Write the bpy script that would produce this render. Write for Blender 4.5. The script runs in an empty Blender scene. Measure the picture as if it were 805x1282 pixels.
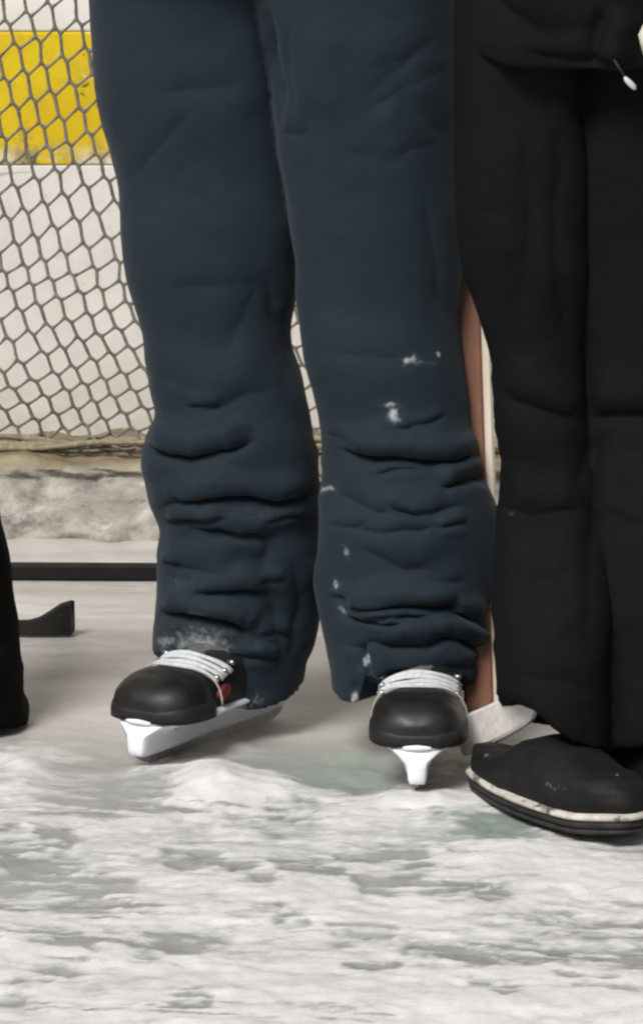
import bpy, bmesh, math, random
import numpy as np
from mathutils import Vector, Matrix

random.seed(7)
rng = np.random.default_rng(11)
S = bpy.context.scene
COL = S.collection

# ------------------------------------------------------------------ camera
F, H, YH = 6050.0, 1.35, -520.0        # focal length (px of an 805x1282 frame), eye height (m), horizon row
cam_d = bpy.data.cameras.new('camera')
cam = bpy.data.objects.new('camera', cam_d)
COL.objects.link(cam)
cam.location = (0, 0, H)
cam.rotation_euler = (math.radians(90), 0, 0)
cam_d.sensor_fit = 'VERTICAL'
cam_d.sensor_height = 36.0
cam_d.lens = F / 1282.0 * 36.0
cam_d.shift_y = -(641.0 - YH) / 1282.0
cam_d.clip_start = 0.1
cam_d.clip_end = 500
S.camera = cam

# ------------------------------------------------------------------ sky and sun
SUN_EL, SUN_AZ = 47.0, 208.0           # from behind the camera, a little to the left
w = bpy.data.worlds.new('World'); S.world = w; w.use_nodes = True
nt = w.node_tree
for n in list(nt.nodes): nt.nodes.remove(n)
sky = nt.nodes.new('ShaderNodeTexSky'); sky.sky_type = 'NISHITA'; sky.sun_disc = False
sky.sun_elevation = math.radians(SUN_EL); sky.sun_rotation = math.radians(SUN_AZ)
sky.dust_density = 4.0; sky.air_density = 1.0; sky.ozone_density = 1.0
hs = nt.nodes.new('ShaderNodeHueSaturation'); hs.inputs['Saturation'].default_value = 0.25
bg = nt.nodes.new('ShaderNodeBackground'); bg.inputs['Strength'].default_value = 0.06
wo = nt.nodes.new('ShaderNodeOutputWorld')
nt.links.new(sky.outputs[0], hs.inputs['Color']); nt.links.new(hs.outputs[0], bg.inputs['Color'])
nt.links.new(bg.outputs[0], wo.inputs['Surface'])
sd = bpy.data.lights.new('sun', 'SUN'); sd.energy = 3.2; sd.angle = math.radians(24); sd.color = (1.0, 0.965, 0.92)
sun = bpy.data.objects.new('sun', sd); COL.objects.link(sun)
el, az = math.radians(SUN_EL), math.radians(SUN_AZ)
sdir = Vector((math.sin(az) * math.cos(el), math.cos(az) * math.cos(el), math.sin(el)))
sun.rotation_euler = sdir.to_track_quat('Z', 'Y').to_euler()
sun.location = (2, -2, 8)

S.view_settings.view_transform = 'Standard'
S.view_settings.look = 'None'
S.view_settings.exposure = 0.36
S.view_settings.gamma = 1.0
S.render.engine = 'CYCLES'
S.cycles.use_denoising = True
S.cycles.max_bounces = 6
S.cycles.filter_width = 2.3

# ------------------------------------------------------------------ small helpers
def P(px, py, Y):
    """point at depth Y that the camera sees at (px, py)"""
    return np.array([(px - 402.5) * Y / F, Y, H - (py - YH) * Y / F])

def project(v):
    return 402.5 + v[:, 0] * F / v[:, 1], (H - v[:, 2]) * F / v[:, 1] + YH

def ground_Y(py): return F * H / (py - YH)

def hash3(ix, iy, iz, seed):
    h = (ix.astype(np.int64) * 374761393 + iy.astype(np.int64) * 668265263 + iz.astype(np.int64) * 2147483647 + seed * 974634777) & 0xFFFFFFFF
    h = ((h ^ (h >> 13)) * 1274126177) & 0xFFFFFFFF
    h = ((h ^ (h >> 16)) * 2246822519) & 0xFFFFFFFF
    return ((h ^ (h >> 15)) & 0xFFFFFF) / float(0xFFFFFF)

def vnoise(p, seed=0):
    """value noise in 0..1 at points p (n,3)"""
    i = np.floor(p).astype(np.int64); f = p - i
    f = f * f * f * (f * (f * 6 - 15) + 10)
    r = 0
    for dx in (0, 1):
        for dy in (0, 1):
            for dz in (0, 1):
                wgt = (f[:, 0] if dx else 1 - f[:, 0]) * (f[:, 1] if dy else 1 - f[:, 1]) * (f[:, 2] if dz else 1 - f[:, 2])
                r = r + wgt * hash3(i[:, 0] + dx, i[:, 1] + dy, i[:, 2] + dz, seed)
    return r

def fbm(p, octaves=4, seed=0, gain=0.5):
    a, s, t = 1.0, 0.0, 0.0
    for o in range(octaves):
        s = s + a * vnoise(p * (2.03 ** o) + 17.3 * o, seed + o); t += a; a *= gain
    return s / t

def smooth(e0, e1, x):
    t = np.clip((x - e0) / (e1 - e0), 0, 1)
    return t * t * (3 - 2 * t)

def link(name, me, mat=None, parent=None, shade=True):
    o = bpy.data.objects.new(name, me); COL.objects.link(o)
    if mat: me.materials.append(mat)
    if parent is not None: o.parent = parent
    if shade: me.polygons.foreach_set('use_smooth', [True] * len(me.polygons))
    return o

def mesh(name, verts, faces):
    me = bpy.data.meshes.new(name)
    me.from_pydata([tuple(map(float, v)) for v in verts], [], faces); me.update()
    return me

def np_mesh(name, verts, quads):
    me = bpy.data.meshes.new(name)
    nv, nq = len(verts), len(quads)
    me.vertices.add(nv); me.vertices.foreach_set('co', np.asarray(verts, np.float32).ravel())
    me.loops.add(nq * 4); me.loops.foreach_set('vertex_index', np.asarray(quads, np.int32).ravel())
    me.polygons.add(nq); me.polygons.foreach_set('loop_start', np.arange(nq, dtype=np.int32) * 4)
    me.polygons.foreach_set('loop_total', np.full(nq, 4, np.int32))
    me.update(calc_edges=True); me.validate()
    return me

def grid_quads(nr, nc, wrap=False):
    r = np.arange(nr - 1)[:, None]; c = np.arange(nc if wrap else nc - 1)[None, :]
    c2 = (c + 1) % nc
    return np.stack([r * nc + c, r * nc + c2, (r + 1) * nc + c2, (r + 1) * nc + c], -1).reshape(-1, 4)

def loft(name, rings, cap=True):
    """rings: list of (n,3) arrays, closed round; end caps as fans"""
    n = len(rings[0]); v = [tuple(p) for r in rings for p in r]
    f = [tuple(q) for q in grid_quads(len(rings), n, True)]
    if cap:
        a = len(v); v.append(tuple(np.mean(rings[0], 0))); b = len(v); v.append(tuple(np.mean(rings[-1], 0)))
        o = (len(rings) - 1) * n
        for k in range(n):
            f.append((a, (k + 1) % n, k)); f.append((b, o + k, o + (k + 1) % n))
    me = mesh(name, v, f)
    bm = bmesh.new(); bm.from_mesh(me); bmesh.ops.recalc_face_normals(bm, faces=bm.faces); bm.to_mesh(me); bm.free()
    return me

def tube_data(pts, rad, n=6, flat=1.0, up=(0, 0, 1)):
    pts = [np.asarray(p, float) for p in pts]; rings = []
    rad = rad if hasattr(rad, '__len__') else [rad] * len(pts)
    for k, p in enumerate(pts):
        d = pts[min(k + 1, len(pts) - 1)] - pts[max(k - 1, 0)]; d /= np.linalg.norm(d) + 1e-9
        s = np.cross(d, up); s /= np.linalg.norm(s) + 1e-9; t = np.cross(s, d)
        a = np.arange(n) * 2 * math.pi / n
        rings.append(p + rad[k] * (np.cos(a)[:, None] * s + flat * np.sin(a)[:, None] * t))
    return rings

def box_bm(bm, lo, hi):
    lo, hi = Vector(lo), Vector(hi)
    r = bmesh.ops.create_cube(bm, size=1.0)
    for v in r['verts']:
        v.co = Vector((lo.x + (v.co.x + .5) * (hi.x - lo.x), lo.y + (v.co.y + .5) * (hi.y - lo.y), lo.z + (v.co.z + .5) * (hi.z - lo.z)))
    return r['verts']

def bevel_all(bm, width, seg=2):
    bmesh.ops.bevel(bm, geom=list(bm.edges), offset=width, segments=seg, affect='EDGES', profile=0.6)

def bm_obj(name, bm, mat, parent=None, shade=True):
    bmesh.ops.recalc_face_normals(bm, faces=bm.faces)
    me = bpy.data.meshes.new(name); bm.to_mesh(me); bm.free()
    return link(name, me, mat, parent, shade)

def empty(name, loc=(0, 0, 0), rz=0.0, parent=None):
    o = bpy.data.objects.new(name, None); COL.objects.link(o)
    o.location = loc; o.rotation_euler = (0, 0, rz); o.empty_display_size = .1
    if parent is not None: o.parent = parent
    return o

def tag(o, label=None, cat=None, group=None, kind=None):
    for k, v in (('label', label), ('category', cat), ('group', group), ('kind', kind)):
        if v: o[k] = v
    return o

def attr(me, name, values):
    a = me.attributes.new(name, 'FLOAT', 'POINT')
    a.data.foreach_set('value', np.asarray(values, np.float32))

def coords(me):
    c = np.empty(len(me.vertices) * 3, np.float32); me.vertices.foreach_get('co', c)
    return c.reshape(-1, 3).astype(float)

def normals(me):
    c = np.empty(len(me.vertices) * 3, np.float32)
    me.vertex_normals.foreach_get('vector', c)
    return c.reshape(-1, 3).astype(float)

def set_coords(me, c):
    me.vertices.foreach_set('co', np.asarray(c, np.float32).ravel()); me.update()

# ------------------------------------------------------------------ materials
class Mat:
    def __init__(s, name, rough=.6, spec=.5):
        s.m = bpy.data.materials.new(name); s.m.use_nodes = True; s.nt = s.m.node_tree
        s.b = s.nt.nodes['Principled BSDF']; s.b.inputs['Roughness'].default_value = rough
        s.b.inputs['Specular IOR Level'].default_value = spec
        s._tc = None
    def n(s, t, **kw):
        x = s.nt.nodes.new(t)
        for k, v in kw.items(): setattr(x, k, v)
        return x
    def l(s, a, b): s.nt.links.new(a, b)
    def tc(s):
        if not s._tc: s._tc = s.n('ShaderNodeTexCoord')
        return s._tc.outputs['Object']
    def noise(s, scale, detail=4, rough=.55, vec=(1, 1, 1), dist=0, loc=(0, 0, 0)):
        mp = s.n('ShaderNodeMapping'); mp.inputs['Scale'].default_value = vec; mp.inputs['Location'].default_value = loc
        s.l(s.tc(), mp.inputs['Vector'])
        x = s.n('ShaderNodeTexNoise'); x.inputs['Scale'].default_value = scale; x.inputs['Detail'].default_value = detail
        x.inputs['Roughness'].default_value = rough; x.inputs['Distortion'].default_value = dist
        s.l(mp.outputs[0], x.inputs['Vector'])
        return x.outputs[0]
    def ramp(s, fac, *stops):
        r = s.n('ShaderNodeValToRGB'); e = r.color_ramp.elements
        while len(e) < len(stops): e.new(.5)
        for el_, (p, c) in zip(e, stops):
            el_.position = p; el_.color = (*c, 1) if hasattr(c, '__len__') else (c, c, c, 1)
        s.l(fac, r.inputs[0]); return r.outputs[0]
    def mix(s, fac, a, b, mode='MIX'):
        x = s.n('ShaderNodeMix', data_type='RGBA', blend_type=mode)
        for sock, v in ((x.inputs[0], fac), (x.inputs[6], a), (x.inputs[7], b)):
            if hasattr(v, 'is_output'): s.l(v, sock)
            elif hasattr(v, '__len__'): sock.default_value = (*v, 1)
            else: sock.default_value = v
        return x.outputs[2]
    def math(s, op, a, b=0.0, clamp=False):
        x = s.n('ShaderNodeMath', operation=op, use_clamp=clamp)
        for sock, v in ((x.inputs[0], a), (x.inputs[1], b)):
            if hasattr(v, 'is_output'): s.l(v, sock)
            else: sock.default_value = v
        return x.outputs[0]
    def at(s, name):
        a = s.n('ShaderNodeAttribute', attribute_name=name); return a.outputs['Fac']
    def col(s, c):
        if hasattr(c, 'is_output'): s.l(c, s.b.inputs['Base Color'])
        else: s.b.inputs['Base Color'].default_value = (*c, 1)
    def rough(s, f): s.l(f, s.b.inputs['Roughness'])
    def bump(s, f, strength=.3, dist=.002):
        x = s.n('ShaderNodeBump'); x.inputs['Strength'].default_value = strength; x.inputs['Distance'].default_value = dist
        s.l(f, x.inputs['Height']); s.l(x.outputs[0], s.b.inputs['Normal'])

def fabric(name, base, alt, snowy=True, sheen=.25, rough=.82, spec=.16):
    m = Mat(name, rough, spec)
    c = m.ramp(m.noise(9, 5, .6), (.3, base), (.72, alt))
    c = m.mix(m.math('MULTIPLY', m.noise(380, 3, .7), .5), c, tuple(min(1, k * 2.0) for k in base))
    if snowy:
        sn = m.at('snow')
        br = m.math('ADD', m.math('MULTIPLY', m.noise(150, 4, .7), 1.1), m.math('MULTIPLY', m.noise(45, 3), .7))
        f = m.math('MULTIPLY', m.math('SUBTRACT', m.math('ADD', sn, br), 1.26), 1.3, True)
        f = m.math('MULTIPLY', f, m.math('MULTIPLY', sn, 1.6, True), True)
        c = m.mix(m.math('MULTIPLY', m.math('MULTIPLY', sn, .55), m.ramp(m.noise(170, 4, .7), (.38, 0.0), (.75, .75)), True), c, (.22, .245, .27))
        c = m.mix(f, c, (.42, .45, .48))
    m.col(c)
    m.b.inputs['Sheen Weight'].default_value = sheen
    m.b.inputs['Sheen Roughness'].default_value = .5
    m.b.inputs['Sheen Tint'].default_value = (.75, .82, .9, 1)
    m.bump(m.math('ADD', m.noise(900, 2), m.math('MULTIPLY', m.noise(60, 4), 1.2)), .35, .0012)
    return m.m

M = {}
M['navy'] = fabric('navy_shell_fabric', (.0066, .0122, .0182), (.0102, .0170, .0240), sheen=.05)
M['black_cloth'] = fabric('black_trouser_cloth', (.0024, .0026, .0030), (.0044, .0046, .0052), sheen=.0, spec=.10)
M['left_cloth'] = fabric('charcoal_trouser_cloth', (.0016, .0015, .0015), (.0026, .0024, .0024), sheen=.0, spec=.07)
M['jacket'] = fabric('black_jacket_cloth', (.0024, .0026, .0026), (.0046, .0048, .0047), sheen=.0, spec=.10)

def plastic(name, c, c2, rough, scale=60, spec=.5, bump=.15):
    m = Mat(name, rough, spec)
    m.col(m.ramp(m.noise(scale, 5, .65), (.35, c), (.7, c2)))
    m.rough(m.ramp(m.noise(scale * .7, 4), (.3, max(0, rough - .1)), (.75, min(1, rough + .2))))
    m.bump(m.noise(scale * 5, 3), bump, .001)
    return m.m

M['toe'] = plastic('scuffed_black_toe_plastic', (.0055, .0055, .0055), (.011, .0105, .010), .46, 70, .35)
M['boot_black'] = plastic('black_skate_boot', (.0045, .0045, .005), (.010, .010, .011), .6, 50, .35)
M['bumper'] = plastic('grey_black_toe_bumper', (.0075, .0075, .007), (.017, .0165, .0155), .58, 60, .3)
M['holder'] = plastic('white_skate_holder', (.66, .66, .72), (.74, .74, .79), .4, 45)
M['steel'] = plastic('steel_runner', (.28, .28, .28), (.40, .40, .40), .3, 80); M['steel'].node_tree.nodes['Principled BSDF'].inputs['Metallic'].default_value = .9
M['lace'] = plastic('white_lace', (.36, .38, .40), (.56, .575, .59), .85, 220, .3, .5)
M['tongue'] = plastic('grey_tongue_felt', (.05, .05, .05), (.11, .11, .11), .9, 160, .2, .5)
M['red'] = plastic('red_badge', (.10, .010, .013), (.19, .017, .02), .5, 90)
M['piping'] = plastic('pale_piping', (.30, .28, .25), (.45, .43, .40), .6, 120)
M['rubber'] = plastic('dark_rubber_sole', (.010, .010, .0095), (.030, .029, .028), .7, 60, .4, .5)
m = Mat('cream_midsole', .7, .3)
c = m.ramp(m.noise(70, 4), (.35, (.36, .34, .30)), (.7, (.52, .50, .45)))
m.col(m.mix(m.ramp(m.noise(28, 5, .7), (.52, 0.0), (.62, .9)), c, (.05, .048, .045))); m.bump(m.noise(200, 3), .3, .001); M['welt'] = m.m
M['stick_black'] = plastic('black_composite', (.004, .0039, .0037), (.009, .0086, .0082), .6, 40, .2)
M['tape'] = plastic('white_stick_tape', (.50, .47, .44), (.66, .63, .61), .85, 120, .3, .5)
M['toggle'] = plastic('pale_toggle', (.42, .42, .42), (.52, .52, .52), .4, 80)
M['glove'] = plastic('cream_glove_leather', (.42, .41, .33), (.52, .50, .42), .75, 60)

m = Mat('black_boot_leather', .65, .18)
sn = m.at('snow')
f = m.math('MULTIPLY', m.math('SUBTRACT', m.math('ADD', sn, m.noise(55, 3, .5)), .92), 1.8, True)
m.col(m.mix(f, m.ramp(m.noise(30, 4), (.3, (.0045, .0045, .005)), (.7, (.011, .011, .011))), (.55, .55, .54)))
m.bump(m.noise(160, 4), .3, .002); M['leather'] = m.m

def wood(name, a, b, rough=.5):
    m = Mat(name, rough, .4)
    g = m.noise(40, 5, .6, (1, 1, .06), .6)
    c = m.ramp(g, (.3, a), (.7, b))
    c = m.mix(m.math('MULTIPLY', m.noise(18, 4, .7, (1, 1, .3)), .5), c, tuple(k * .45 for k in a))
    m.col(c); m.bump(g, .2, .001); return m.m
M['wood'] = wood('reddish_brown_wood', (.17, .074, .044), (.27, .125, .076))
M['wood_pale'] = wood('pale_wood_edge', (.58, .50, .41), (.74, .67, .57))
M['wood_dark'] = wood('dark_worn_wood', (.07, .042, .03), (.13, .08, .06))

# boards
m = Mat('white_board', .45, .5)
c = m.ramp(m.noise(3.2, 5, .6), (.25, (.73, .70, .65)), (.7, (.82, .80, .765)))
sc = m.ramp(m.noise(26, 5, .7, (1, 1, .8), 1.2), (.60, 0.0), (.78, .55))
c = m.mix(sc, c, (.52, .48, .41))
sx = m.n('ShaderNodeSeparateXYZ'); m.l(m.tc(), sx.inputs[0])
grime = m.math('MULTIPLY', m.ramp(sx.outputs['Z'], (.08, 1.0), (.22, 0.0)), m.ramp(m.noise(20, 4), (.35, .15), (.7, .8)))
c = m.mix(grime, c, (.46, .40, .31))
c = m.mix(m.ramp(m.noise(14, 3, .6, (.5, 1, 3.0), .4, (3, 2, 1)), (.70, 0.0), (.76, .8)), c, (.20, .19, .17))
m.col(c); M['white'] = m.m
m = Mat('yellow_board', .6, .2)
c = m.ramp(m.noise(7, 5, .6), (.3, (.68, .47, .010)), (.72, (.76, .57, .022)))
sx = m.n('ShaderNodeSeparateXYZ'); m.l(m.tc(), sx.inputs[0])
dirt = m.math('MULTIPLY', m.ramp(sx.outputs['Z'], (.500, 1.0), (.550, 0.0)), m.ramp(m.noise(16, 5, .7), (.48, 0.0), (.60, 1.0)))
wear = m.math('MULTIPLY', m.ramp(sx.outputs['Z'], (.500, 1.0), (.528, 0.0)), m.ramp(m.noise(11, 5, .7, (1, 1, 1.6), .3, (2, 0, 5)), (.36, 0.0), (.48, 1.0)))
c = m.mix(m.ramp(m.noise(19, 6, .75, (1, 1, .8), .5, (8, 0, 3)), (.54, 0.0), (.66, .45)), c, (.46, .33, .05))
c = m.mix(wear, c, (.72, .68, .60))
c = m.mix(dirt, c, (.30, .23, .11))
c = m.mix(m.ramp(m.noise(24, 4, .65, (1, 1, 1.0), .8, (1.7, 0, .4)), (.63, 0.0), (.69, .9)), c, (.10, .075, .03))
c = m.mix(m.ramp(m.noise(34, 4, .65, (1, 1, .6), .8, (5.7, 0, 2.4)), (.66, 0.0), (.72, .75)), c, (.78, .70, .45))
m.col(c); M['yellow'] = m.m
M['cap'] = plastic('grey_cap_rail', (.35, .35, .34), (.45, .45, .44), .5, 20)
M['net'] = plastic('weathered_net_cord', (.10, .091, .077), (.19, .176, .155), .9, 120, .2, .6)
M['rope'] = plastic('dirty_tan_rope', (.16, .135, .085), (.30, .26, .18), .95, 90, .2, .8)

m = Mat('kerb_concrete', .8, .4)
c = m.ramp(m.noise(11, 6, .65, (1, 1, 1.3), .8), (.30, (.15, .135, .115)), (.52, (.27, .25, .22)), (.75, (.44, .42, .38)))
sp = m.ramp(m.noise(24, 6, .7, (.7, 1, 1.5), .2), (.56, 0.0), (.72, .6))
c = m.mix(sp, c, (.60, .58, .54))
dk = m.ramp(m.noise(19, 6, .7, (.8, 1, 1.2), .3, (4, 1, 7)), (.54, 0.0), (.66, .75))
c = m.mix(dk, c, (.10, .09, .08))
c = m.mix(m.at('ledge'), c, m.ramp(m.noise(14, 5, .6, (.5, 1.4, 1)), (.3, (.13, .105, .06)), (.7, (.30, .255, .17))))
m.col(c); m.bump(m.noise(70, 5, .7), .6, .006); M['kerb'] = m.m

m = Mat('rink_ice', .5, .5)
sn, br, dk = m.at('snow'), m.at('brown'), m.at('gash')
n1 = m.noise(26, 6, .7, (.35, 1.2, 1), .5)
n2 = m.noise(150, 5, .75, (.40, 1.1, 1))
bare_and_shade = m.ramp(m.noise(9, 5, .6, (.6, 1.4, 1), .6), (.3, (.225, .228, .225)), (.7, (.33, .335, .33)))
bare_and_shade = m.mix(m.at('teal'), bare_and_shade, m.ramp(m.noise(14, 4), (.3, (.19, .235, .215)), (.7, (.27, .325, .30))))
bare_and_shade = m.mix(br, bare_and_shade, m.ramp(m.noise(8, 6, .62, (.35, 1.2, 1), .4), (.30, (.35, .325, .305)), (.70, (.55, .525, .50))))
f = m.math('ADD', sn, m.math('MULTIPLY', m.math('SUBTRACT', n1, .5), .95))
f = m.math('ADD', f, m.math('MULTIPLY', m.math('SUBTRACT', n2, .5), .65))
f = m.math('SUBTRACT', f, m.math('MULTIPLY', dk, .84))
f = m.ramp(f, (.26, 0.0), (.66, 1.0))
snowc = m.ramp(m.noise(13, 5, .6), (.3, (.49, .49, .48)), (.7, (.62, .62, .605)))
m.col(m.mix(f, bare_and_shade, snowc))
m.rough(m.ramp(f, (0.0, .28), (1.0, .85)))
m.bump(m.math('ADD', m.math('MULTIPLY', n2, .6), m.noise(420, 3, .7)), .45, .003)
M['ice'] = m.m
m = Mat('loose_snow', .8, .4); m.col(m.ramp(m.noise(40, 3), (.3, (.70, .70, .68)), (.7, (.82, .82, .80)))); M['snow'] = m.m

# ------------------------------------------------------------------ the ice sheet
SKL = dict(pos=(-.128, 5.640), rz=math.radians(-33))
SKR = dict(pos=(.114, 5.533), rz=math.radians(-3))

def seg_dist(px, py, pts):
    """signed distance to a polyline in picture pixels (positive below) and place along it 0..1"""
    best = np.full(px.shape, 1e9); sgn = np.zeros(px.shape); along = np.zeros(px.shape)
    L = [0.0]
    for a, b in zip(pts[:-1], pts[1:]): L.append(L[-1] + math.hypot(b[0] - a[0], b[1] - a[1]))
    for k, (a, b) in enumerate(zip(pts[:-1], pts[1:])):
        dx, dy = b[0] - a[0], b[1] - a[1]; ll = dx * dx + dy * dy
        t = np.clip(((px - a[0]) * dx + (py - a[1]) * dy) / ll, 0, 1)
        qx, qy = px - a[0] - t * dx, py - a[1] - t * dy
        d = np.hypot(qx, qy); s = np.sign(dx * (py - a[1]) - dy * (px - a[0]))
        m_ = d < best
        best[m_] = d[m_]; sgn[m_] = s[m_]; along[m_] = ((L[k] + t * math.sqrt(ll)) / L[-1])[m_]
    return best * np.where(sgn == 0, 1, sgn), along

GASH = [  # darker scraped grooves in the snow (polyline, half width px, strength)
    ([(136, 990), (201, 998)], 6, .8), ([(50, 1040), (86, 1051)], 6, .9), ([(8, 1058), (55, 1088), (116, 1111)], 14, .9),
    ([(216, 1071), (252, 1067), (300, 1088), (340, 1102)], 7, 1.0), ([(352, 1086), (420, 1090)], 8, .9), ([(347, 1146), (388, 1157)], 5, .9),
    ([(221, 1252), (257, 1257)], 6, .8), ([(80, 1222), (120, 1237)], 7, .7), ([(20, 1245), (60, 1228)], 8, .6),
    ([(425, 1062), (480, 1064), (531, 1071)], 5, .9), ([(455, 1111), (510, 1104), (570, 1113), (630, 1116)], 7, 1.0),
    ([(420, 1166), (490, 1167)], 6, .8), ([(520, 1186), (601, 1197), (700, 1195), (802, 1204)], 9, .85), ([(440, 1209), (495, 1212)], 5, .8),
    ([(600, 1180), (670, 1178)], 5, .6), ([(40, 1180), (110, 1186)], 8, .5), ([(290, 1150), (330, 1146)], 5, .6),
    ([(590, 1235), (650, 1248)], 7, .5), ([(700, 1230), (790, 1240)], 6, .55), ([(210, 1180), (280, 1178)], 6, .45), ([(100, 1098), (160, 1112)], 6, .8),
    ([(340, 1008), (395, 1012)], 5, .5), ([(0, 1100), (40, 1106)], 7, .6), ([(145, 1212), (190, 1200)], 6, .4), ([(640, 1146), (720, 1150)], 4, .35)]

def ice_fields(X, Y):
    """height, snow cover, brown tint and groove fields of the ice at ground points"""
    py = F * H / np.maximum(Y, .5) + YH; px = 402.5 + X * F / np.maximum(Y, .5)
    p = np.stack([X, Y, np.zeros_like(X)], -1)
    wp = p + .05 * (np.stack([fbm(p * 7 + 3, 3, 5), fbm(p * 7 + 31, 3, 9), 0 * X], -1) - .5)
    front = smooth(900, 1015, py + 70 * (fbm(p * [9, 9, 1], 3, 21) - .5) + 130 * (fbm(p * [3.5, 7, 1] + 4, 3, 27) - .5))
    wq = p + .16 * (np.stack([fbm(p * 3.1 + 7, 4, 25), .55 * fbm(p * 3.1 + 51, 4, 29), 0 * X], -1) - .4)
    q = wq.copy(); q[:, 1] += .14 * q[:, 0]
    ridge = .6 * fbm(q * [5.5, 15, 1], 5, 40, .6) + .4 * fbm(q * [13, 24, 1] + 5, 4, 44, .6)
    fine = fbm(wq * [38, 62, 1], 5, 60, .68)
    big = fbm(wp * [2.6, 5, 1], 4, 80)
    streak = fbm(q * [7, 62, 1], 4, 55, .6)
    gate = smooth(.40, .58, fbm(wp * [4.5, 9, 1] + 3, 4, 83))
    gash = np.zeros_like(X)
    near = (py > 900) & (py < 1400) & (px > -200) & (px < 1000)
    jx, jy = px + 26 * (fbm(p * 34, 4, 3) - .5), py + 22 * (fbm(p * 40, 4, 8) - .5)
    for pts, hw, st in GASH:
        d, al = seg_dist(jx[near], jy[near], pts)
        g = min(1.0, st * 1.25) * np.exp(-(d / (1.7 * hw)) ** 2)
        gash[near] = np.maximum(gash[near], g)
    st2 = .55 * fbm(q * [13, 90, 1] + 9, 4, 57, .65) + .45 * fbm(q * [30, 60, 1] + 2, 4, 58, .65)
    gash = gash * (.22 + .78 * smooth(.58, .42, st2))
    z = front * ((ridge - .5) * .0125 + (fine - .5) * .0070 + (big - .5) * .024) - .0035 * gash * front
    z += (1 - front) * ((fbm(q * [5, 14, 1], 4, 90) - .5) * .005 + (fine - .5) * .0018)
    dark = smooth(.52, .34, streak) * gate
    snow = front * (.66 + .55 * (ridge - .5) + .5 * (big - .5) + .55 * (fine - .5) - .55 * dark * smooth(.60, .40, st2)) + (1 - front) * (.14 + .75 * np.clip(fbm(q * [3, 11, 1], 5, 33, .6) - .47, 0, 1))
    def blob(cx, cy, rx, ry): return np.exp(-((px - cx) / rx) ** 2 - ((py - cy) / ry) ** 2)
    def blobs(lst, base): 
        for cx, cy, rx, ry, a in lst:
            base = base + a * blob(cx, cy, rx, ry)
        return base
    wob = .55 + .9 * fbm(p * 24, 4, 71)
    # ploughed-up heaps beside the skates
    heap = blobs([(262, 982, 44, 24, .017), (320, 990, 60, 20, .011), (20, 968, 50, 26, .013), (455, 1014, 70, 18, .006), (560, 1020, 40, 10, .006), (536, 1000, 40, 10, .013), (500, 1004, 30, 8, .008), (575, 1002, 36, 8, .009), (190, 966, 46, 8, .010), (290, 938, 50, 8, .008), (640, 1052, 70, 9, .007), (640, 1075, 120, 26, .008)], 0 * X)
    z += heap * wob
    snow = snow + 32 * heap * wob
    bare_and_shade = blobs([(430, 962, 85, 26, 1.0), (610, 1030, 60, 16, .8), (250, 946, 120, 16, .5), (120, 960, 90, 14, .35)], 0 * X)  # bare ice patches; last two blobs paint shade around the left skate
    snow = snow - .75 * np.clip(bare_and_shade, 0, 1)
    z -= .004 * np.clip(bare_and_shade, 0, 1) * front
    brown = np.clip(1 - smooth(880, 985, py) + 0.0, 0, 1) * (1 - .9 * np.clip(blob(440, 962, 110, 40), 0, 1))
    # snow lies a little under the blades, never above the boots' soles
    for (sx_, sy_), rz_, ln, wd, top in ((SKL['pos'], SKL['rz'], .16, .018, .006), (SKR['pos'], SKR['rz'], .16, .018, .006), ((.257, 5.312), math.radians(33), .17, .07, .002)):
        c_, s_ = math.cos(rz_), math.sin(rz_); u = (X - sx_) * c_ + (Y - sy_) * s_; v = -(X - sx_) * s_ + (Y - sy_) * c_
        k = np.exp(-np.clip(np.abs(u) / wd - .6, 0, 9) ** 2 * 3 - np.clip(np.abs(v) / ln - .9, 0, 9) ** 2 * 8)
        z = np.where(z > top, z * (1 - k) + top * k, z)
    teal = np.clip(blobs([(430, 962, 90, 30, 1.0), (615, 1030, 70, 18, 1.0)], 0 * X), 0, 1)
    edge = smooth(30, 8, np.abs(X) * 8) * smooth(3.2, 4.0, Y)
    return z * edge, np.clip(snow, 0, 1), brown, gash * front, teal

xs = np.concatenate([np.linspace(-40, -1.4, 24), np.linspace(-1.3, -.72, 40), np.arange(-.70, .701, .0040), np.linspace(.72, 1.3, 40), np.linspace(1.4, 40, 24)])
ys = np.concatenate([np.linspace(-40, 3.0, 20), np.linspace(3.2, 4.38, 60), np.arange(4.4, 5.9, .0055), np.arange(5.9, 7.0, .012), np.linspace(7.05, 60, 24)])
XX, YY = np.meshgrid(xs, ys)
hz, hsn, hbr, hga, hte = ice_fields(XX.ravel(), YY.ravel())
me = np_mesh('ice', np.stack([XX.ravel(), YY.ravel(), hz], -1), grid_quads(len(ys), len(xs)))
attr(me, 'snow', hsn); attr(me, 'brown', hbr); attr(me, 'gash', hga); attr(me, 'teal', hte)
ice = tag(link('ice', me, M['ice']), kind='structure')
def ice_z(x, y): return float(ice_fields(np.array([x], float), np.array([y], float))[0][0])

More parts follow.
